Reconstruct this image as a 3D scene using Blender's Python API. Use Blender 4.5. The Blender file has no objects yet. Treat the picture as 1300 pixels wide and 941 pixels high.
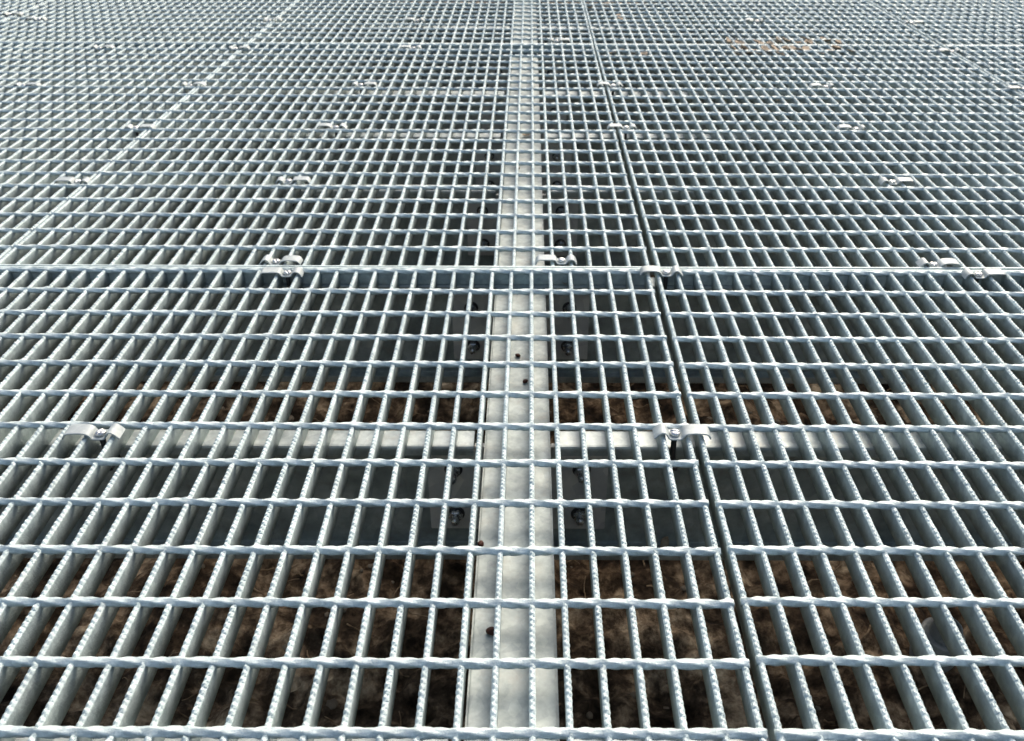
import bpy, bmesh, math, random
from mathutils import Vector, Matrix, noise
random.seed(7)
sc = bpy.context.scene
COL = sc.collection
P = 0.0343          # bearing bar pitch (m)
RP = 0.0762         # cross rod pitch
PI = math.pi

# ------------------------------------------------------------------ materials
def new_mat(name):
    m = bpy.data.materials.new(name); m.use_nodes = True
    nt = m.node_tree
    for n in list(nt.nodes): nt.nodes.remove(n)
    out = nt.nodes.new('ShaderNodeOutputMaterial')
    b = nt.nodes.new('ShaderNodeBsdfPrincipled')
    nt.links.new(b.outputs['BSDF'], out.inputs['Surface'])
    return m, nt, b
def N(nt, t, **kw):
    n = nt.nodes.new(t)
    for k, v in kw.items():
        if k.startswith('_'): setattr(n, k[1:], v)
        else: n.inputs[k].default_value = v
    return n
def ramp(nt, fac, stops):
    r = nt.nodes.new('ShaderNodeValToRGB'); e = r.color_ramp.elements
    while len(e) < len(stops): e.new(0.5)
    for q, (p, c) in zip(e, stops): q.position = p; q.color = (*c, 1)
    nt.links.new(fac, r.inputs['Fac']); return r.outputs['Color']
def mix(nt, fac, a, b, mode='MIX'):
    m = nt.nodes.new('ShaderNodeMix'); m.data_type = 'RGBA'; m.blend_type = mode
    if isinstance(fac, float): m.inputs[0].default_value = fac
    else: nt.links.new(fac, m.inputs[0])
    for i, v in ((6, a), (7, b)):
        if isinstance(v, tuple): m.inputs[i].default_value = (*v, 1)
        else: nt.links.new(v, m.inputs[i])
    return m.outputs[2]
def zinc(name, lo, hi, spangle=60.0, metallic=0.35, rough=(0.38, 0.6), bump=0.25, bscale=900.0, stain=None, bd=0.0008):
    m, nt, b = new_mat(name)
    g = nt.nodes.new('ShaderNodeNewGeometry')
    oi = nt.nodes.new('ShaderNodeObjectInfo')
    n1 = N(nt, 'ShaderNodeTexNoise', Scale=spangle, Detail=5.0, Roughness=0.6)
    vo = N(nt, 'ShaderNodeTexVoronoi', Scale=spangle * 1.6)
    n2 = N(nt, 'ShaderNodeTexNoise', Scale=bscale, Detail=3.0, Roughness=0.6)
    n3 = N(nt, 'ShaderNodeTexNoise', Scale=9.0, Detail=4.0, Roughness=0.65)
    for n in (n1, vo, n2, n3): nt.links.new(g.outputs['Position'], n.inputs['Vector'])
    c = ramp(nt, n1.outputs['Fac'], [(0.3, lo), (0.7, hi)])
    bw = nt.nodes.new('ShaderNodeRGBToBW'); nt.links.new(vo.outputs['Color'], bw.inputs[0])
    vc = ramp(nt, bw.outputs[0], [(0.2, (0.8, 0.81, 0.83)), (0.8, (1.08, 1.07, 1.05))])
    c = mix(nt, 0.7, c, vc, 'MULTIPLY')
    big = ramp(nt, n3.outputs['Fac'], [(0.35, (0.9, 0.9, 0.9)), (0.65, (1.06, 1.06, 1.06))])
    c = mix(nt, 1.0, c, big, 'MULTIPLY')
    rv = ramp(nt, oi.outputs['Random'], [(0.0, (0.94, 0.95, 0.96)), (1.0, (1.04, 1.04, 1.03))])
    c = mix(nt, 1.0, c, rv, 'MULTIPLY')
    if stain:
        n4 = N(nt, 'ShaderNodeTexNoise', Scale=23.0, Detail=7.0, Roughness=0.75)
        nt.links.new(g.outputs['Position'], n4.inputs['Vector'])
        f = nt.nodes.new('ShaderNodeMapRange'); f.inputs['From Min'].default_value = 0.52; f.inputs['From Max'].default_value = 0.72
        f.inputs['To Max'].default_value = stain[1]
        nt.links.new(n4.outputs['Fac'], f.inputs['Value'])
        c = mix(nt, f.outputs[0], c, stain[0])
    nt.links.new(c, b.inputs['Base Color'])
    b.inputs['Metallic'].default_value = metallic
    mr = nt.nodes.new('ShaderNodeMapRange'); mr.inputs['To Min'].default_value = rough[0]; mr.inputs['To Max'].default_value = rough[1]
    nt.links.new(n1.outputs['Fac'], mr.inputs['Value']); nt.links.new(mr.outputs[0], b.inputs['Roughness'])
    add = nt.nodes.new('ShaderNodeMath'); add.operation = 'ADD'
    nt.links.new(n2.outputs['Fac'], add.inputs[0]); nt.links.new(n1.outputs['Fac'], add.inputs[1])
    bp = N(nt, 'ShaderNodeBump', Strength=bump, Distance=bd)
    nt.links.new(add.outputs[0], bp.inputs['Height']); nt.links.new(bp.outputs['Normal'], b.inputs['Normal'])
    return m
M_BAR = zinc('galvanised_bar', (0.395, 0.485, 0.48), (0.64, 0.74, 0.73), 60, 0.12, (0.40, 0.6), 0.6, 520, bd=0.0016, stain=((0.36, 0.38, 0.355), 0.4))
M_ROD = zinc('galvanised_rod', (0.44, 0.53, 0.525), (0.68, 0.775, 0.765), 90, 0.15, (0.38, 0.56), 0.6, 560, bd=0.0016)
M_BEAM = zinc('galvanised_beam', (0.22, 0.265, 0.26), (0.50, 0.555, 0.535), 48, 0.15, (0.4, 0.62), 0.15, 300, stain=((0.30, 0.285, 0.24), 0.6))
M_CHAN = zinc('galvanised_channel', (0.22, 0.26, 0.25), (0.52, 0.565, 0.54), 22, 0.3, (0.4, 0.6), 0.15, 300, stain=((0.22, 0.20, 0.16), 0.7))
M_PLATE = zinc('galvanised_plate', (0.60, 0.605, 0.58), (0.74, 0.74, 0.71), 25, 0.3, (0.45, 0.6), 0.12, 300)
M_CLIP = zinc('galvanised_clip', (0.31, 0.355, 0.355), (0.44, 0.485, 0.48), 60, 0.1, (0.45, 0.6), 0.1, 400)
M_BOLT = zinc('zinc_bolt', (0.5, 0.51, 0.5), (0.7, 0.7, 0.68), 200, 0.85, (0.2, 0.35), 0.1, 500)
M_SHANK = zinc('dark_bolt', (0.08, 0.08, 0.08), (0.14, 0.14, 0.14), 200, 0.7, (0.3, 0.45), 0.2, 500)
M_PIPE = zinc('grey_plastic', (0.17, 0.19, 0.195), (0.25, 0.27, 0.275), 30, 0.0, (0.35, 0.5), 0.05, 300)

def organic(name, stops, scale=40., rough=0.9, bump=0.5, bd=0.002):
    m, nt, b = new_mat(name)
    g = nt.nodes.new('ShaderNodeNewGeometry')
    n1 = N(nt, 'ShaderNodeTexNoise', Scale=scale, Detail=8.0, Roughness=0.7)
    nt.links.new(g.outputs['Position'], n1.inputs['Vector'])
    nt.links.new(ramp(nt, n1.outputs['Fac'], stops), b.inputs['Base Color'])
    b.inputs['Roughness'].default_value = rough
    b.inputs['Specular IOR Level'].default_value = 0.25
    bp = N(nt, 'ShaderNodeBump', Strength=bump, Distance=bd)
    nt.links.new(n1.outputs['Fac'], bp.inputs['Height']); nt.links.new(bp.outputs['Normal'], b.inputs['Normal'])
    return m
def soil_mat():
    m, nt, b = new_mat('dark_soil')
    g = nt.nodes.new('ShaderNodeNewGeometry')
    a = N(nt, 'ShaderNodeTexNoise', Scale=15.0, Detail=8.0, Roughness=0.66, Distortion=0.1)
    s = N(nt, 'ShaderNodeTexNoise', Scale=55.0, Detail=6.0, Roughness=0.6)
    l = N(nt, 'ShaderNodeTexNoise', Scale=1.7, Detail=3.0)
    for n in (a, s, l): nt.links.new(g.outputs['Position'], n.inputs['Vector'])
    c1 = ramp(nt, a.outputs['Fac'], [(0.36, (0.008, 0.006, 0.004)), (0.48, (0.055, 0.041, 0.029)), (0.56, (0.18, 0.14, 0.10)), (0.68, (0.42, 0.36, 0.27))])
    c2 = ramp(nt, s.outputs['Fac'], [(0.32, (0.3, 0.28, 0.26)), (0.66, (1.5, 1.45, 1.4))])
    c = mix(nt, 1.0, c1, c2, 'MULTIPLY')
    big = ramp(nt, l.outputs['Fac'], [(0.35, (0.95, 0.85, 0.75)), (0.65, (1.25, 1.3, 1.3))])
    c = mix(nt, 1.0, c, big, 'MULTIPLY')
    nt.links.new(c, b.inputs['Base Color']); b.inputs['Roughness'].default_value = 0.95
    b.inputs['Specular IOR Level'].default_value = 0.15
    add = nt.nodes.new('ShaderNodeMath'); add.operation = 'ADD'
    nt.links.new(a.outputs['Fac'], add.inputs[0]); nt.links.new(s.outputs['Fac'], add.inputs[1])
    bp = N(nt, 'ShaderNodeBump', Strength=0.9, Distance=0.006)
    nt.links.new(add.outputs[0], bp.inputs['Height']); nt.links.new(bp.outputs['Normal'], b.inputs['Normal'])
    return m
M_SOIL = soil_mat()
M_TWIG = organic('dry_twig', [(0.3, (0.10, 0.06, 0.035)), (0.7, (0.36, 0.27, 0.17))], 60)
M_STONE = organic('pebble', [(0.3, (0.10, 0.085, 0.065)), (0.7, (0.20, 0.17, 0.13))], 50)
M_LEAF = organic('dry_leaf', [(0.3, (0.24, 0.18, 0.12)), (0.7, (0.50, 0.41, 0.30))], 80, 0.8)
M_SEED = organic('brown_pellet', [(0.3, (0.02, 0.008, 0.005)), (0.7, (0.12, 0.04, 0.025))], 300, 0.55)

# ------------------------------------------------------------------ helpers
def tag(o, label=None, cat=None, group=None, kind=None):
    if label: o['label'] = label
    if cat: o['category'] = cat
    if group: o['group'] = group
    if kind: o['kind'] = kind
    return o
def mesh_obj(name, me, parent=None, loc=(0, 0, 0), rot=(0, 0, 0)):
    o = bpy.data.objects.new(name, me); COL.objects.link(o)
    o.location = loc; o.rotation_euler = rot
    if parent: o.parent = parent
    return o
def empty(name, loc=(0, 0, 0), rz=0.0):
    o = bpy.data.objects.new(name, None); COL.objects.link(o); o.location = loc; o.rotation_euler = (0, 0, rz)
    o.empty_display_size = 0.05
    return o
def pymesh(name, vs, fs, mat, smooth=True):
    me = bpy.data.meshes.new(name); me.from_pydata(vs, [], fs); me.materials.append(mat)
    if smooth: me.polygons.foreach_set('use_smooth', [True] * len(me.polygons))
    me.update(); return me
def bm_mesh(name, bm, mat, smooth=False):
    bmesh.ops.recalc_face_normals(bm, faces=bm.faces)
    me = bpy.data.meshes.new(name); bm.to_mesh(me); bm.free(); me.materials.append(mat)
    if smooth: me.polygons.foreach_set('use_smooth', [True] * len(me.polygons))
    return me
def rings_mesh(rings, closed_caps=True):
    vs = []; fs = []; n = len(rings[0])
    for r in rings: vs += r
    for i in range(len(rings) - 1):
        a = i * n; b = a + n
        for j in range(n):
            k = (j + 1) % n
            fs.append((a + j, a + k, b + k, b + j))
    if closed_caps:
        fs.append(tuple(range(n))[::-1]); fs.append(tuple(range(len(vs) - n, len(vs))))
    return vs, fs

# ------------------------------------------------------------------ grating pieces
L = 1.690
SER = 0.0071
def make_bar_mesh(idx):
    rnd = random.Random(100 + idx)
    h = 0.0028; rings = []
    st = 5
    n = int((L - 0.010) / SER * st)
    ph0 = rnd.random(); amp_l = 0.0015; bow = rnd.uniform(-0.0008, 0.0008)
    per = [rnd.uniform(0.75, 1.2) for _ in range(n // st + 3)]
    jit = [rnd.uniform(-1, 1) for _ in range(n // st + 3)]
    per = [p * rnd.uniform(0.7, 1.0) for p in per]
    for i in range(n + 1):
        y = 0.005 + (L - 0.010) * i / n
        t = i / st + ph0
        def s(d):
            q = t + d; k = int(q); f = q - k
            return per[k] * min(1.0, 1.5 * (0.5 - 0.5 * math.cos(2 * PI * (f ** 0.8)))) + jit[k] * 0.25
        zl, zr = s(0.0), s(0.36)
        zm = 0.5 * (zl + zr) + 0.1
        bx = bow * math.sin(PI * i / n)
        wob = 0.00012 * math.sin(t * 1.7)
        rings.append([(bx - h, y, -0.030), (bx - h, y, -0.0045),
                      (bx - h - 0.0006 * zl, y, -0.0022), (bx - h * 0.62, y, -0.0016 + amp_l * 1.25 * zl),
                      (bx + wob, y, -0.0013 + amp_l * 1.25 * zm), (bx + h * 0.62, y, -0.0016 + amp_l * 1.25 * zr),
                      (bx + h + 0.0006 * zr, y, -0.0022), (bx + h, y, -0.0045), (bx + h, y, -0.030)])
    vs, fs = rings_mesh(rings)
    me = pymesh('bearing_bar', vs, fs, M_BAR)
    for p in me.polygons:
        if p.center.z > -0.0025: p.use_smooth = False      # the punched teeth have crisp facets
    return me
def make_rod_mesh(nbars, idx):
    rnd = random.Random(500 + idx + nbars)
    W = (nbars - 1) * P; x0 = -0.0045; x1 = W + 0.0045
    n = int((x1 - x0) / 0.0029); rings = []
    ang = rnd.random() * PI; seg = 12
    rate = 0.5 * PI / P * 1.15
    wa = [rnd.uniform(0.02, 0.24) for _ in range(40)]
    for i in range(n + 1):
        x = x0 + (x1 - x0) * i / n
        d = abs((x / P) - round(x / P)) * P
        g = math.exp(-(d / 0.0034) ** 2)
        dy = 0.00025 * math.sin(x * 37 + idx)
        ring = []
        for j in range(seg):
            th = 2 * PI * j / seg
            a = th - ang
            c = abs(math.cos(2 * a))
            r = 0.0029 + 0.0026 * (abs(math.sin(2 * a)) ** 1.8)
            r *= 1.0 + wa[int(round(x / P)) % 40] * g * (1.0 if x > round(x / P) * P else 1.3) * (1.0 + 0.4 * math.sin(th * 3 + i))
            ring.append((x, dy + r * math.cos(th) * 1.0, -0.0030 + 0.0002 * math.sin(x * 61 + idx * 2) + r * math.sin(th)))
        rings.append(ring[::-1])
        ang += rate * (x1 - x0) / n * (0.8 + 0.4 * noise.noise(Vector((x * 30, idx * 3.1, 0))))
    vs, fs = rings_mesh(rings)
    return pymesh('cross_rod', vs, fs, M_ROD)
def make_end_mesh(nbars):
    W = (nbars - 1) * P
    bm = bmesh.new()
    r = bmesh.ops.create_cube(bm, size=1.0)
    for v in bm.verts:
        v.co.x = W / 2 + v.co.x * (W + 0.0054); v.co.y *= 0.0050; v.co.z = -0.0141 + v.co.z * 0.0314
    bmesh.ops.bevel(bm, geom=list(bm.edges), offset=0.0007, segments=2, affect='EDGES')
    return bm_mesh('end_bar', bm, M_BAR)
BARS = [make_bar_mesh(i) for i in range(6)]
RODS = {35: [make_rod_mesh(35, i) for i in range(4)], 30: [make_rod_mesh(30, i) for i in range(3)]}
ENDS = {35: make_end_mesh(35), 30: make_end_mesh(30)}
PZ = [0, -0.0006, 0.0005, 0, 0.0009, 0.0003, 0, -0.0004, 0.0006, 0.0003, 0]
def panel(x0, y0, nb, rz, label, seed, rod_off=None):
    rnd = random.Random(seed)
    root = empty('grating_panel', (x0, y0, PZ[seed - 1]), rz)
    tag(root, label, 'floor grating', 'galvanised grating panels of the walkway')
    for k in range(nb):
        dx = 0 if k in (0, nb - 1) else rnd.gauss(0, 0.0008)
        o = mesh_obj('bearing_bar', BARS[rnd.randrange(6)], root, (k * P + dx, 0, rnd.uniform(-0.0004, 0.0004)))
        o.rotation_euler = (0, rnd.gauss(0, 0.012), 0)
        if rnd.random() < 0.5:
            o.rotation_euler.z = PI; o.location.y = L
    for k in range(22):
        dy = rnd.gauss(0, 0.0006) + (rod_off or {}).get(k, 0.0)
        mesh_obj('cross_rod', rnd.choice(RODS[nb]), root, (0, L - 0.0072 - k * RP + dy, rnd.uniform(-0.0003, 0.0003)))
    for y in (0.00235, L - 0.00235):
        mesh_obj('end_bar', ENDS[nb], root, (0, y, -0.0002))
    return root
ROW1, ROW2, ROW3 = -0.8420, 0.8495, 2.5412
XM1, XM2 = -28 * P, -28 * P + 0.0037
XR1, XR2 = 0.2215, 0.2290
XL = -0.9665 - 29 * P
XR22 = XR2 + 34 * P + 0.012
panel(XM1, ROW1, 35, 0, 'nearest grating panel, left of the dark gap, lying over the bolted steel beam', 1)
panel(XR1, ROW1, 35, -0.0016, 'nearest grating panel right of the dark gap, lying above the short grey pipe', 2, {11: 0.005, 10: 0.003, 9: 0.001})
panel(XM2, ROW2, 35, 0, 'grating panel between the two crosswise joints, over the pale central beam', 3)
panel(XR2, ROW2, 35, 0.0042, 'grating panel behind the nearest crosswise joint, right of the dark gap', 4)
panel(XL, ROW2, 30, -0.001, 'grating panel at the left edge, between the two crosswise joints', 5)
panel(XR22, ROW2, 35, 0.002, 'grating panel at the far right edge, between the two crosswise joints', 6)
panel(XM2 + 0.001, ROW3, 35, 0, 'farthest grating panel over the pale central beam, behind the second joint', 7)
panel(XR2 - 0.007, ROW3, 35, 0.001, 'farthest grating panel right of the dark gap, with brown leaves at its near edge', 8)
panel(XL + 0.001, ROW3, 30, 0, 'farthest grating panel, second from the left edge, behind the second crosswise joint', 9)
panel(XR22 + 0.001, ROW3, 35, 0, 'farthest grating panel, in the upper right corner of the photo', 10)
panel(XL - 0.013 - 34 * P, ROW3, 35, 0, 'farthest grating panel, only its corner in view at the upper left', 11)

# ------------------------------------------------------------------ central beam
ZT = -0.0302
for y0, y1, lb in ((-1.5, 0.8362, 'nearest length of the pale central beam, running towards the viewer from the first joint'),
                   (0.8785, 2.4805, 'middle length of the pale central beam, between the two crosswise joints'),
                   (2.5232, 4.6, 'farthest length of the pale central beam, behind the second crosswise joint')):
    bm = bmesh.new(); bmesh.ops.create_cube(bm, size=1.0)
    for v in bm.verts:
        v.co.x = -0.019 + v.co.x * 0.089; v.co.y = v.co.y * (y1 - y0); v.co.z = (ZT - 0.204) / 2 + v.co.z * (0.204 + ZT)
    bmesh.ops.bevel(bm, geom=[e for e in bm.edges if abs(e.verts[0].co.y - e.verts[1].co.y) > 1], offset=0.003, segments=4, affect='EDGES')
    cb = mesh_obj('central_beam', bm_mesh('central_beam', bm, M_BEAM, False), None, (0, (y0 + y1) / 2, 0))
    tag(cb, lb, 'steel beam', 'lengths of the central beam')

# ------------------------------------------------------------------ cross beams
def offset_profile(pts, t, r=0.004):
    # centre line (y,z) -> closed polygon, with rounded bends
    path = [Vector(pts[0])]
    for i in range(1, len(pts) - 1):
        a, b, c = Vector(pts[i - 1]), Vector(pts[i]), Vector(pts[i + 1])
        p, q = b + (a - b).normalized() * r, b + (c - b).normalized() * r
        for k in range(4):
            u = k / 3; path.append((1 - u) ** 2 * p + 2 * u * (1 - u) * b + u * u * q)
    path.append(Vector(pts[-1]))
    lft, rgt = [], []
    for i, p in enumerate(path):
        d = (path[min(i + 1, len(path) - 1)] - path[max(i - 1, 0)]).normalized()
        nrm = Vector((-d.y, d.x)) * t / 2
        lft.append(p + nrm); rgt.append(p - nrm)
    return lft + rgt[::-1]
def extrude(vs, fs, prof, xs):
    n = len(prof); base = len(vs)
    for x in xs: vs += [(x, p.x, p.y) for p in prof]
    for i in range(len(xs) - 1):
        for j in range(n):
            k = (j + 1) % n; a = base + i * n; b = a + n
            fs.append((a + j, a + k, b + k, b + j))
    fs.append(tuple(range(base, base + n))[::-1]); e = base + (len(xs) - 1) * n
    fs.append(tuple(range(e, e + n)))
Tk = 0.003
upper = offset_profile([(0.0, ZT - 0.014), (0.0, ZT - Tk / 2), (0.0372, ZT - Tk / 2), (0.0372, -0.2050)], Tk)
lower = offset_profile([(0.0372, -0.2050), (0.0372, -0.2385), (0.0, -0.2385), (0.0, -0.2245)], Tk)
# top of the flange under the grating: lighter zinc, sunlight put into the colour
M_FL = zinc('galvanised_flange', (0.28, 0.325, 0.325), (0.50, 0.55, 0.545), 55, 0.3, (0.35, 0.55), 0.2, 300, stain=((0.40, 0.38, 0.33), 0.6))
def channel_mesh(notched):
    vs, fs = [], []
    if notched: extrude(vs, fs, upper, [-3.6, -0.078]); extrude(vs, fs, upper, [0.034, 3.6])
    else: extrude(vs, fs, upper, [-3.6, 3.6])
    extrude(vs, fs, lower, [-3.6, 3.6])
    me = bpy.data.meshes.new('channel'); me.from_pydata(vs, [], fs); me.materials.append(M_CHAN); me.materials.append(M_FL); me.update()
    for p in me.polygons:
        if p.center.z > ZT - 0.0012 and abs(p.normal.z) > 0.9: p.material_index = 1
    return me
CH, CHW = channel_mesh(True), channel_mesh(False)      # whole under the panel joints, notched round the central beam elsewhere
def plate_mesh(x0, x1, z0, z1, t):
    bm = bmesh.new(); bmesh.ops.create_cube(bm, size=1.0)
    for v in bm.verts: v.co = Vector(((x0 + x1) / 2 + v.co.x * (x1 - x0), v.co.y * t, (z0 + z1) / 2 + v.co.z * (z1 - z0)))
    bmesh.ops.bevel(bm, geom=list(bm.edges), offset=0.001, segments=2, affect='EDGES')
    return bm_mesh('end_plate', bm, M_PLATE)
PL = plate_mesh(-0.146, -0.0645, -0.197, -0.046, 0.010); PR = plate_mesh(0.0265, 0.108, -0.197, -0.046, 0.010)
def lathe(prof, seg, axis='z', mat=None, name='part', smooth=True):
    # prof: list of (r, h)
    rings = []
    for r, h in prof:
        ring = []
        for j in range(seg):
            a = 2 * PI * j / seg
            p = (r * math.cos(a), r * math.sin(a), h) if axis == 'z' else (r * math.cos(a), -h, r * math.sin(a))
            ring.append(p)
        rings.append(ring)
    vs, fs = rings_mesh(rings)
    bm = bmesh.new(); me = bpy.data.meshes.new('t'); me.from_pydata(vs, [], fs); bm.from_mesh(me); bpy.data.meshes.remove(me)
    return bm_mesh(name, bm, mat, smooth)
thread = [(0.0001, 0.0)]
thread = [(0.0055, -0.004)]
h = 0.0
while h < 0.024:
    thread += [(0.0060, h), (0.0053, h + 0.0009)]; h += 0.0018
thread += [(0.0046, 0.0262), (0.0002, 0.0266)]
BOLT = lathe(thread, 16, 'y', M_BOLT, 'bolt')
WASH = lathe([(0.0125, 0.0), (0.0128, 0.0004), (0.0128, 0.0022), (0.0122, 0.0026)], 28, 'y', M_SHANK, 'washer', False)
def hexnut(ax):
    return lathe([(0.0088, 0.0026), (0.0102, 0.0036), (0.0104, 0.0100), (0.0090, 0.0112)], 6, ax, M_BOLT, 'nut', False)
NUT = hexnut('y')
# front face of every beam (y), measured where it shows through the grating
BY = [-0.09, 0.369, 0.829, 1.277, 1.642, 2.024, 2.462, 2.905, 3.34]
BL = ['channel beam under the nearest grating, closest to the viewer and mostly out of view',
      'channel beam with a bright top flange under the nearest grating, in front of the first joint',
      'channel beam directly under the nearest crosswise joint of the grating',
      'first channel beam behind the nearest crosswise joint',
      'second channel beam behind the nearest crosswise joint, its flange showing as a pale line',
      'third channel beam behind the nearest crosswise joint, last before the second joint',
      'channel beam directly under the second crosswise joint of the grating',
      'first channel beam behind the second crosswise joint',
      'farthest channel beam, second behind the second crosswise joint']
BY = [y + 0.0064 * (y + 0.581) / 0.95 for y in BY]
rb = random.Random(3)
for i, y in enumerate(BY):
    r = empty('cross_beam', (0, y, 0)); tag(r, BL[i], 'steel beam', 'channel beams carrying the grating crosswise')
    mesh_obj('channel', CHW if i in (2, 6) else CH, r)
    mesh_obj('end_plate', PL, r, (0, 0.0305, -0.005)); mesh_obj('end_plate', PR, r, (0, 0.0305, -0.005))
    for bx in (-0.109, 0.070):
        for bz in (-0.084, -0.166):
            out = rb.uniform(-0.006, 0.003)
            if i == 2 and bz > -0.1: out = 0.006
            b = mesh_obj('bolt', BOLT, r, (bx + rb.uniform(-.001, .001), 0.0254 - out - 0.001, bz - 0.005), (0, rb.random() * 6, 0))
            w = mesh_obj('washer', WASH, b, (0, 0.001 + out, 0)); n = mesh_obj('nut', NUT, b, (0, 0.001 + out, 0))

# ------------------------------------------------------------------ saddle clips
def ribbon_mesh(path, w, t):
    # path in x,z ; ribbon of width w (y) and thickness t with rounded edges
    n = len(path); rings = []
    for i, p in enumerate(path):
        a = Vector(path[max(i - 1, 0)]); b = Vector(path[min(i + 1, n - 1)])
        d = (b - a).normalized(); nr = Vector((-d.y, d.x)); p = Vector(p); e = 0.0006
        ring = []
        for yy, tt in ((-w / 2, t / 2 - e), (-w / 2 + e, t / 2), (w / 2 - e, t / 2), (w / 2, t / 2 - e),
                       (w / 2, -t / 2 + e), (w / 2 - e, -t / 2), (-w / 2 + e, -t / 2), (-w / 2, -t / 2 + e)):
            q = p + nr * tt; ring.append((q.x, yy, q.y))
        rings.append(ring)
    return rings_mesh(rings)
def smooth_path(pts, it=3):
    for _ in range(it):
        q = [pts[0]]
        for a, b in zip(pts, pts[1:]):
            q.append((a[0] * .75 + b[0] * .25, a[1] * .75 + b[1] * .25)); q.append((a[0] * .25 + b[0] * .75, a[1] * .25 + b[1] * .75))
        q.append(pts[-1]); pts = q
    return pts
def saddle(sgn, var):
    m = 0.001
    pts = [(-47, -4.5), (-44.5, 1.5), (-42, 4.6), (-38, 5.0), (-28, 5.0), (-18, 5.0), (-12, 4.6), (-9, -1.5), (-6.5, -3.0), (6.5, -3.0), (9, -1.5), (12, 4.0), (16, 5.6), (20, 5.0), (23.5, 2.0), (26.5, -4.5)]
    if var == 1: pts = [(-46, -2.0), (-43.5, 3.0), (-40, 5.6), (-28, 6.6), (-18, 6.0), (-12, 3.8), (-9, -2.2), (-6.5, -3.4), (6.5, -3.4), (9, -1.5), (12, 5.0), (16, 7.2), (20, 6.0), (24, 2.0), (27.5, -2.5)]
    pts = [(sgn * a * m, b * m + 0.0006) for a, b in pts]
    if sgn < 0: pts = pts[::-1]
    vs, fs = ribbon_mesh(smooth_path(pts), 0.022, 0.0021)
    # sgn=+1 : wide arm to the left (-x)
    return pymesh('saddle_plate', vs, fs, M_CLIP, False)
SAD = {(s, v): saddle(s, v) for s in (1, -1) for v in (0, 1)}
def screw_head():
    me = lathe([(0.0068, 0.0), (0.0070, 0.0006), (0.0070, 0.0032), (0.0062, 0.0046), (0.0042, 0.0055), (0.0018, 0.0058), (0.0001, 0.0058)], 24, 'z', M_BOLT, 'screw_head')
    bm = bmesh.new(); bm.from_mesh(me)
    for ax in (0, 1):                                  # cut a slot into the dome
        for s in (-0.0007, 0.0007):
            pl = [0, 0, 0]; no = [0, 0, 0]; pl[ax] = s; no[ax] = 1
            bmesh.ops.bisect_plane(bm, geom=bm.verts[:] + bm.edges[:] + bm.faces[:], plane_co=pl, plane_no=no)
    for v in bm.verts:
        if v.co.z > 0.0045 and (abs(v.co.x) < 0.0008): v.co.z = 0.0032
    m2 = bm_mesh('screw_head', bm, M_BOLT, False); return m2
HEAD = screw_head()
SHANK = lathe([(0.0038, -0.058)] + [(0.0040 if k % 2 else 0.0034, -0.057 + k * 0.00095) for k in range(56)] + [(0.0034, -0.002)], 12, 'z', M_SHANK, 'shank')
HOOK_bm = bmesh.new(); bmesh.ops.create_cube(HOOK_bm, size=1.0)
for v in HOOK_bm.verts: v.co = Vector((v.co.x * 0.014, 0.004 + v.co.y * 0.030, -0.052 + v.co.z * 0.006))
bmesh.ops.bevel(HOOK_bm, geom=list(HOOK_bm.edges), offset=0.001, segments=1, affect='EDGES')
HOOK = bm_mesh('lower_jaw', HOOK_bm, M_SHANK)
rc = random.Random(11)
def clip(x, y, side, label, tilt=0.0):
    r = empty('saddle_clip', (x, y, 0.0005), tilt)
    tag(r, label, 'grating clip', 'saddle clips holding the grating down')
    mesh_obj('saddle_plate', SAD[(1 if side == 'L' else -1, rc.randrange(2))], r)
    s = mesh_obj('screw', SHANK, r); mesh_obj('screw_head', HEAD, s, (0, 0, -0.0016), (0, 0, rc.random() * PI))
    mesh_obj('lower_jaw', HOOK, r)
def mid(i, s=0.0): return i * P + s      # bolt sits half-way between two bars
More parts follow.
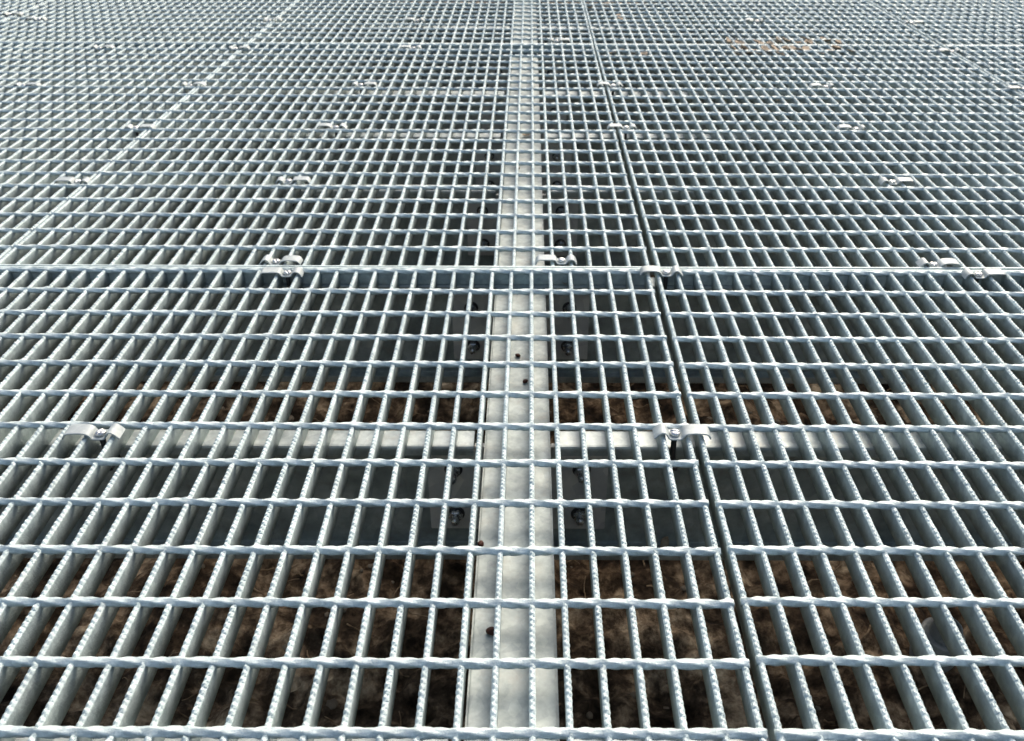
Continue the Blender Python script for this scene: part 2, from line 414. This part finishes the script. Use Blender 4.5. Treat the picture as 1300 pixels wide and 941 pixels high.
clips = [
 (mid(-16.5), 0.362, 'L', 'saddle clip nearest the left edge, over the bright flange in front of the first joint', 0.02),
 (mid(5.5), 0.366, 'R', 'saddle clip nearest the viewer, bridging the dark gap over the bright flange', -0.01),
 (mid(-12.5), 0.826, 'L', 'bent saddle clip on the near side of the first joint, left of the central beam', 0.03),
 (XR1 + P * .5, 0.833, 'L', 'saddle clip bridging the dark gap at the first crosswise joint', -0.02),
 (XR1 + P * 16.5, 0.829, 'R', 'saddle clip on the near side of the first joint, close to the right edge', 0.0),
 (mid(-13.5, .0037), 0.871, 'R', 'saddle clip touching the far side of the first joint, left of the central beam', -0.03),
 (mid(1.5, .0037), 0.879, 'L', 'saddle clip just behind the first joint, beside the central beam', 0.0),
 (XR2 + P * 14.5 - .003, 0.868, 'R', 'saddle clip touching the far side of the first joint, close to the right edge', -0.02),
 (mid(-15.5, .0037), 1.265, 'R', 'clip on the first beam behind the first joint, halfway between left seam and central beam', 0.05),
 (XL + P * 28.5, 1.258, 'L', 'clip on the left seam, nearest one behind the first joint', 0.0),
 (XR2 + P * 16.5 - .005, 1.273, 'R', 'clip on the right panel, nearest one clear behind the first joint', 0.0),
 (-0.999 + .003, 1.626, 'R', 'clip on the left seam, second behind the first joint', 0.02),
 (mid(-14.5, .0037), 1.636, 'L', 'clip in the second row behind the first joint, between left seam and central beam', 0.0),
 (XR2 - .004 + P * .5, 1.643, 'L', 'clip bridging the dark gap, first one behind the first joint', 0.0),
 (XR2 + P * 17.5 - .005, 1.638, 'L', 'shiny clip in the second row behind the first joint, on the right panel', -0.04),
 (XL + P * 14.5, 2.008, 'R', 'clip nearest the left edge in the third row behind the first joint', 0.0),
 (XL + P * 29 - .02, 2.015, 'R', 'clip on the left seam, third behind the first joint', 0.0),
 (mid(-14.5, .0037), 2.025, 'R', 'clip in the third row behind the first joint, between left seam and central beam', 0.0),
 (XR2 - .006 + P * .5, 2.030, 'L', 'clip bridging the dark gap, second one behind the first joint', 0.0),
 (XR2 + P * 18.5 - .007, 2.024, 'L', 'clip in the third row behind the first joint, on the right panel', 0.03),
 (XR22 + P * .5, 2.008, 'L', 'clip on the rightmost seam, at the right edge of the photo', 0.0),
 (XL + P * 15.5, 2.460, 'R', 'clip with a dark hollow beside it, at the second joint near the left edge', 0.0),
 (XL + P * 29 - .012, 2.458, 'R', 'clip where the left seam meets the second crosswise joint', 0.0),
 (mid(-11.5, .0037), 2.476, 'L', 'clip at the second joint, between left seam and central beam', 0.0),
 (mid(2.5, .0037), 2.585, 'R', 'clip just behind the second joint, beside the central beam', 0.0),
 (XR22 - P * .3, 2.452, 'L', 'clip where the rightmost seam meets the second crosswise joint', 0.0),
 (XL + P * 3.5, 2.905, 'L', 'left clip behind the second joint, close to the left edge', 0.02),
 (XL + P * 29 - .01, 2.900, 'R', 'clip on the left seam, farthest away behind the second joint', 0.0),
 (mid(-12.5, .0037), 2.905, 'L', 'farthest clip between left seam and central beam, near the top of the photo', 0.0),
 (XR2 + P * 18.5 - .012, 2.918, 'L', 'farthest clip on the right panel, near the top of the photo', 0.0),
 (XR22 + P * .5, 2.895, 'R', 'farthest clip on the rightmost seam, near the top of the photo', 0.0),
 (XL - 0.03, 2.990, 'R', 'farthest clip at the left end, in the upper left corner of the photo', 0.0),
]
for c in clips: clip(*c)

# ------------------------------------------------------------------ ground
def axis_coords(c0, c1, fine, f0, f1, mid_step, far):
    xs = []; x = f0
    while x < f1: xs.append(x); x += fine
    a = f1
    while a < c1: xs.append(a); a += mid_step
    s = mid_step * 1.5
    while a < far: xs.append(a); a += s; s *= 1.5
    a = f0 - mid_step; lo = []
    while a > c0: lo.append(a); a -= mid_step
    s = mid_step * 1.5
    while a > -far: lo.append(a); a -= s; s *= 1.5
    return lo[::-1] + xs
gx = axis_coords(-3.4, 3.4, 0.008, -0.85, 0.85, 0.03, 80)
gy = axis_coords(-0.2, 5.6, 0.008, 0.1, 1.35, 0.03, 80)
GZ = -0.372
def gh(x, y):
    v = Vector((x, y, 0))
    a = noise.fractal(v * 6.0, 1.0, 2.0, 3) * 0.022
    b = noise.fractal(v * 26.0 + Vector((7, 3, 1)), 0.8, 2.1, 4) * 0.013
    w = v + Vector((noise.noise(v * 20), noise.noise(v * 20 + Vector((9, 0, 0))), 0)) * 0.02
    c = min(noise.voronoi(w * 22)[0][0], 0.5) * -0.040 + 0.015
    return GZ + a + b + c
vs = [(x, y, gh(x, y)) for y in gy for x in gx]; nx = len(gx)
fs = [(j * nx + i, j * nx + i + 1, (j + 1) * nx + i + 1, (j + 1) * nx + i) for j in range(len(gy) - 1) for i in range(nx - 1)]
g = mesh_obj('ground', pymesh('ground', vs, fs, M_SOIL)); tag(g, kind='structure')

# litter nobody could count
def tube_pts(vs, fs, pts, r, seg=5):
    base = len(vs)
    for i, p in enumerate(pts):
        d = (pts[min(i + 1, len(pts) - 1)] - pts[max(i - 1, 0)]).normalized()
        u = d.orthogonal().normalized(); w = d.cross(u)
        rr = r * (1.0 - 0.5 * i / len(pts))
        for j in range(seg):
            a = 2 * PI * j / seg; vs.append(tuple(p + (u * math.cos(a) + w * math.sin(a)) * rr))
    for i in range(len(pts) - 1):
        for j in range(seg):
            k = (j + 1) % seg; a = base + i * seg
            fs.append((a + j, a + k, a + seg + k, a + seg + j))
rt = random.Random(5); vs, fs = [], []
for _ in range(420):
    x = rt.uniform(-1.1, 1.1); y = rt.uniform(0.1, 1.6); a = rt.random() * 2 * PI
    ln = rt.uniform(0.015, 0.075); pts = []
    k = 6; curve = rt.uniform(-1.2, 1.2); z0 = rt.uniform(0.001, 0.006); dz = rt.uniform(0.0, 0.3) * ln
    for q in range(k):
        pts.append(Vector((x, y, gh(x, y) + z0 + dz * q / k)))
        a += curve / k + rt.uniform(-0.15, 0.15); x += math.cos(a) * ln / k; y += math.sin(a) * ln / k
    tube_pts(vs, fs, pts, rt.uniform(0.0007, 0.0022))
o = mesh_obj('twig_litter', pymesh('twig_litter', vs, fs, M_TWIG)); tag(o, 'thin dry twigs and roots strewn over the dark soil', 'litter', kind='stuff')
vs, fs = [], []
ico = bmesh.new(); bmesh.ops.create_icosphere(ico, subdivisions=2, radius=1.0)
iv = [v.co.copy() for v in ico.verts]; ifc = [[v.index for v in f.verts] for f in ico.faces]; ico.free()
for _ in range(420):
    x = rt.uniform(-1.2, 1.2); y = rt.uniform(0.1, 1.9); r = rt.uniform(0.002, 0.006) if rt.random() < .85 else rt.uniform(0.006, 0.010)
    sx, sy, sz = rt.uniform(.8, 1.3), rt.uniform(.8, 1.2), rt.uniform(.45, .8); sd = Vector((rt.random() * 50, 0, 0)); b = len(vs); z = gh(x, y)
    for v in iv:
        q = 1 + 0.25 * noise.noise(v * 1.7 + sd); vs.append((x + v.x * r * sx * q, y + v.y * r * sy * q, z + r * sz * .3 + v.z * r * sz * q))
    fs += [tuple(b + t for t in f) for f in ifc]
o = mesh_obj('pebble_litter', pymesh('pebble_litter', vs, fs, M_STONE)); tag(o, 'small pebbles and crumbs scattered over the dark soil', 'pebbles', kind='stuff')

# ------------------------------------------------------------------ pipe standing in the soil
def ringtube(ro, ri, z0, z1, seg=40, bev=0.0008):
    prof = [(ro, z0), (ro, z1 - bev), (ro - bev, z1), (ri + bev, z1), (ri, z1 - bev), (ri, z0)]
    rings = [[(r * math.cos(2 * PI * j / seg), r * math.sin(2 * PI * j / seg), z) for j in range(seg)] for r, z in prof]
    rings.append(rings[0]); return rings_mesh(rings, False)
pr = empty('drain_pipe', (0.597, 0.322, -0.392)); pr.rotation_euler = (math.radians(3), math.radians(6), 0)
tag(pr, 'short grey plastic pipe standing open in the soil under the nearest right grating', 'pipe')
v, f = ringtube(0.0205, 0.0178, 0.0, 0.084); mesh_obj('pipe_tube', pymesh('pipe_tube', v, f, M_PIPE), pr)
v, f = ringtube(0.0315, 0.0206, 0.0, 0.064); mesh_obj('collar', pymesh('collar', v, f, M_PIPE), pr)

# ------------------------------------------------------------------ leaves and pellets
def leaf_mesh(seed):
    r = random.Random(seed); vs = []; n = 9; top = []
    Lf = 1.0; curl = r.uniform(0.2, 0.6)
    for i in range(n):
        t = i / (n - 1); w = 0.34 * math.sin(PI * min(1, t * 0.96 + .03)) ** 0.8 * r.uniform(.8, 1.1)
        zc = curl * (t - .5) ** 2
        for s in (-1, -.5, 0, .5, 1):
            top.append((t - .5, s * w, zc + curl * 0.8 * abs(s) ** 1.5 * w + r.uniform(-.02, .02)))
    m = len(top); vs = top + [(a, b, c - 0.03) for a, b, c in top]; fs = []
    for i in range(n - 1):
        for j in range(4):
            a = i * 5 + j; fs.append((a, a + 1, a + 6, a + 5)); fs.append((m + a, m + a + 5, m + a + 6, m + a + 1))
    for i in range(n - 1):
        for j in (0, 4):
            a = i * 5 + j; q = (a, a + 5, m + a + 5, m + a); fs.append(q if j == 0 else q[::-1])
    fs.append((0, m, m + 1, 1)); 
    return pymesh('dry_leaf', vs, fs, M_LEAF)
LV = [leaf_mesh(i) for i in range(5)]
def leaf(x, y, z, s, rot, label, group=None):
    o = mesh_obj('dry_leaf', LV[rt.randrange(5)], None, (x, y, z), rot); o.scale = (s, s, s)
    tag(o, label, 'leaf', group)
leaf(0.198, 0.397, -0.224, 0.022, (0.3, -1.1, 0.6), 'curled tan leaf standing in the bright-flanged beam, just left of the dark gap')
leaf(-0.431, 0.400, -0.110, 0.016, (1.3, 0.1, 0.1), 'small orange leaf stuck to the beam web, in the left half under the nearest grating')
leaf(-0.262, 0.384, -0.2350, 0.024, (0.05, 0.0, 0.3), 'small orange leaf on the lower flange of the nearest visible beam')
leaf(0.060, 0.842, -0.0270, 0.013, (0.1, 0.2, 1.3), 'tiny tan leaf on the beam under the first joint, right of the central beam')
leaf(-0.012, 1.660, ZT + 0.003, 0.026, (0.1, 0.1, 0.7), 'single beige leaf lying on the pale central beam')
leaf(-0.55, 2.395, -0.018, 0.02, (0.2, 0.1, 0.2), 'lone tan leaf between bars just before the second joint, left of the central beam')
for k in range(54):
    x = rt.choice([rt.uniform(0.69, 0.86), rt.uniform(0.86, 1.08)]); y = rt.uniform(2.440, 2.52) if k % 2 else rt.uniform(2.545, 2.64)
    i = round((x - XR2) / P - .5); x = XR2 + (i + .5) * P + rt.uniform(-.006, .006) - 0.008
    leaf(x, y, -0.005 + rt.uniform(-.004, .003), rt.uniform(0.034, 0.050), (rt.uniform(-.1, .6), rt.uniform(-.3, .3), 1.57 + rt.uniform(-.5, .5)),
         'brown dry leaf caught between the bars right of the dark gap, at the second joint', 'dry leaves caught at the second joint')
for k in range(14):
    y = rt.uniform(2.38, 2.47) if k < 8 else rt.uniform(2.95, 3.3); i = rt.randrange(0, 5)
    x = XR2 - .008 + (i + .5) * P + rt.uniform(-.005, .005)
    leaf(x, y, -0.006 + rt.uniform(-.004, .003), rt.uniform(0.030, 0.044), (rt.uniform(-.3, .3), rt.uniform(-.3, .3), 1.57 + rt.uniform(-.5, .5)),
         'brown dry leaf caught between the first bars beside the dark gap, far from the viewer', 'dry leaves along the far dark gap')
for k, (x, y) in enumerate([(-1.22, 2.585), (-1.19, 2.60), (-1.25, 2.62), (0.70, 1.93), (0.92, 1.46), (0.78, 1.19)]):
    leaf(x, y, -0.014, 0.022, (0.2, 0.2, 1.4), ['pale leaf at the second joint far left, leftmost bar gap of three', 'pale leaf at the second joint far left, nearest the joint of three', 'pale leaf at the second joint far left, farthest of three',
        'rusty leaf in the right panel, third row behind the first joint', 'rusty leaf in the right panel, between first and second clip rows', 'rusty leaf in the right panel just behind the first joint'][k])
def pellet_mesh(seed):
    r = random.Random(seed); vs = [(v.x * 1.25 * (1 + .3 * noise.noise(v * 1.5 + Vector((seed, 0, 0)))), v.y * (1 + .3 * noise.noise(v * 2 + Vector((seed, 5, 0)))), v.z * .8) for v in iv]
    return pymesh('pellet', vs, [tuple(f) for f in ifc], M_SEED)
for k, (x, y, s, lb) in enumerate([(-0.0425, 0.062, .0046, 'reddish brown pellet on the central beam, nearest the viewer'),
        (-0.0595, 0.190, .0038, 'dark pellet on the left edge of the central beam, in front of the bright flange'),
        (-0.021, 0.602, .0036, 'black pellet in the middle of the central beam, just before the first joint'),
        (-0.009, 0.530, .0036, 'black pellet on the central beam, between bright flange and first joint'),
        (-0.031, 1.424, .0052, 'black pellet on the central beam behind the first joint'),
        (-0.030, 0.878, .0034, 'small black pellet on the central beam, touching the first joint')]):
    o = mesh_obj('pellet', pellet_mesh(k), None, (x, y, ZT + s * .7), (0, 0, k * 1.3)); o.scale = (s, s, s); tag(o, lb, 'dirt pellet')

# ------------------------------------------------------------------ camera
cam = bpy.data.cameras.new('Camera'); co = bpy.data.objects.new('Camera', cam); COL.objects.link(co); sc.camera = co
cam.sensor_fit = 'HORIZONTAL'; cam.sensor_width = 36.0; cam.lens = 1138.39 / 1300 * 36
cam.shift_x = (650 - 670.604) / 1300; cam.shift_y = (425 - 470.5) / 1300
cam.clip_start = 0.01; cam.clip_end = 300
R = Vector((0.99999398, 0.00140167, 0.0031739)); U = Vector((-0.00344301, 0.51396271, 0.85780562)); F = Vector((0.000428905, 0.857811384, -0.51396444))
m = Matrix(((R.x, U.x, -F.x, -0.00545), (R.y, U.y, -F.y, -0.58103), (R.z, U.z, -F.z, 0.71869), (0, 0, 0, 1)))
co.matrix_world = m
cam.dof.use_dof = True; cam.dof.focus_distance = 1.12; cam.dof.aperture_fstop = 10.0

# ------------------------------------------------------------------ light
AZ, EL = math.radians(27), math.radians(42)      # sun ahead of the camera and to the right
w = bpy.data.worlds.new('World'); sc.world = w; w.use_nodes = True; nt = w.node_tree
bg = nt.nodes['Background']; sky = nt.nodes.new('ShaderNodeTexSky'); sky.sky_type = 'NISHITA'; sky.sun_disc = False
sky.sun_elevation = EL; sky.sun_rotation = AZ; sky.dust_density = 6.0; sky.air_density = 1.0; sky.ozone_density = 0.0
nt.links.new(sky.outputs[0], bg.inputs[0]); bg.inputs[1].default_value = 0.15
sl = bpy.data.lights.new('Sun', 'SUN'); sl.energy = 1.3; sl.angle = math.radians(46); sl.color = (1.0, 0.985, 0.95)
so = bpy.data.objects.new('Sun', sl); COL.objects.link(so)
d = Vector((math.sin(AZ) * math.cos(EL), math.cos(AZ) * math.cos(EL), math.sin(EL)))
so.rotation_euler = d.to_track_quat('Z', 'Y').to_euler()
sc.view_settings.view_transform = 'Standard'; sc.view_settings.look = 'None'; sc.view_settings.gamma = 1.0
sc.view_settings.use_curve_mapping = False; sc.view_settings.exposure = 0.62
sc.render.engine = 'CYCLES'; sc.render.resolution_x = 1024; sc.render.resolution_y = 741
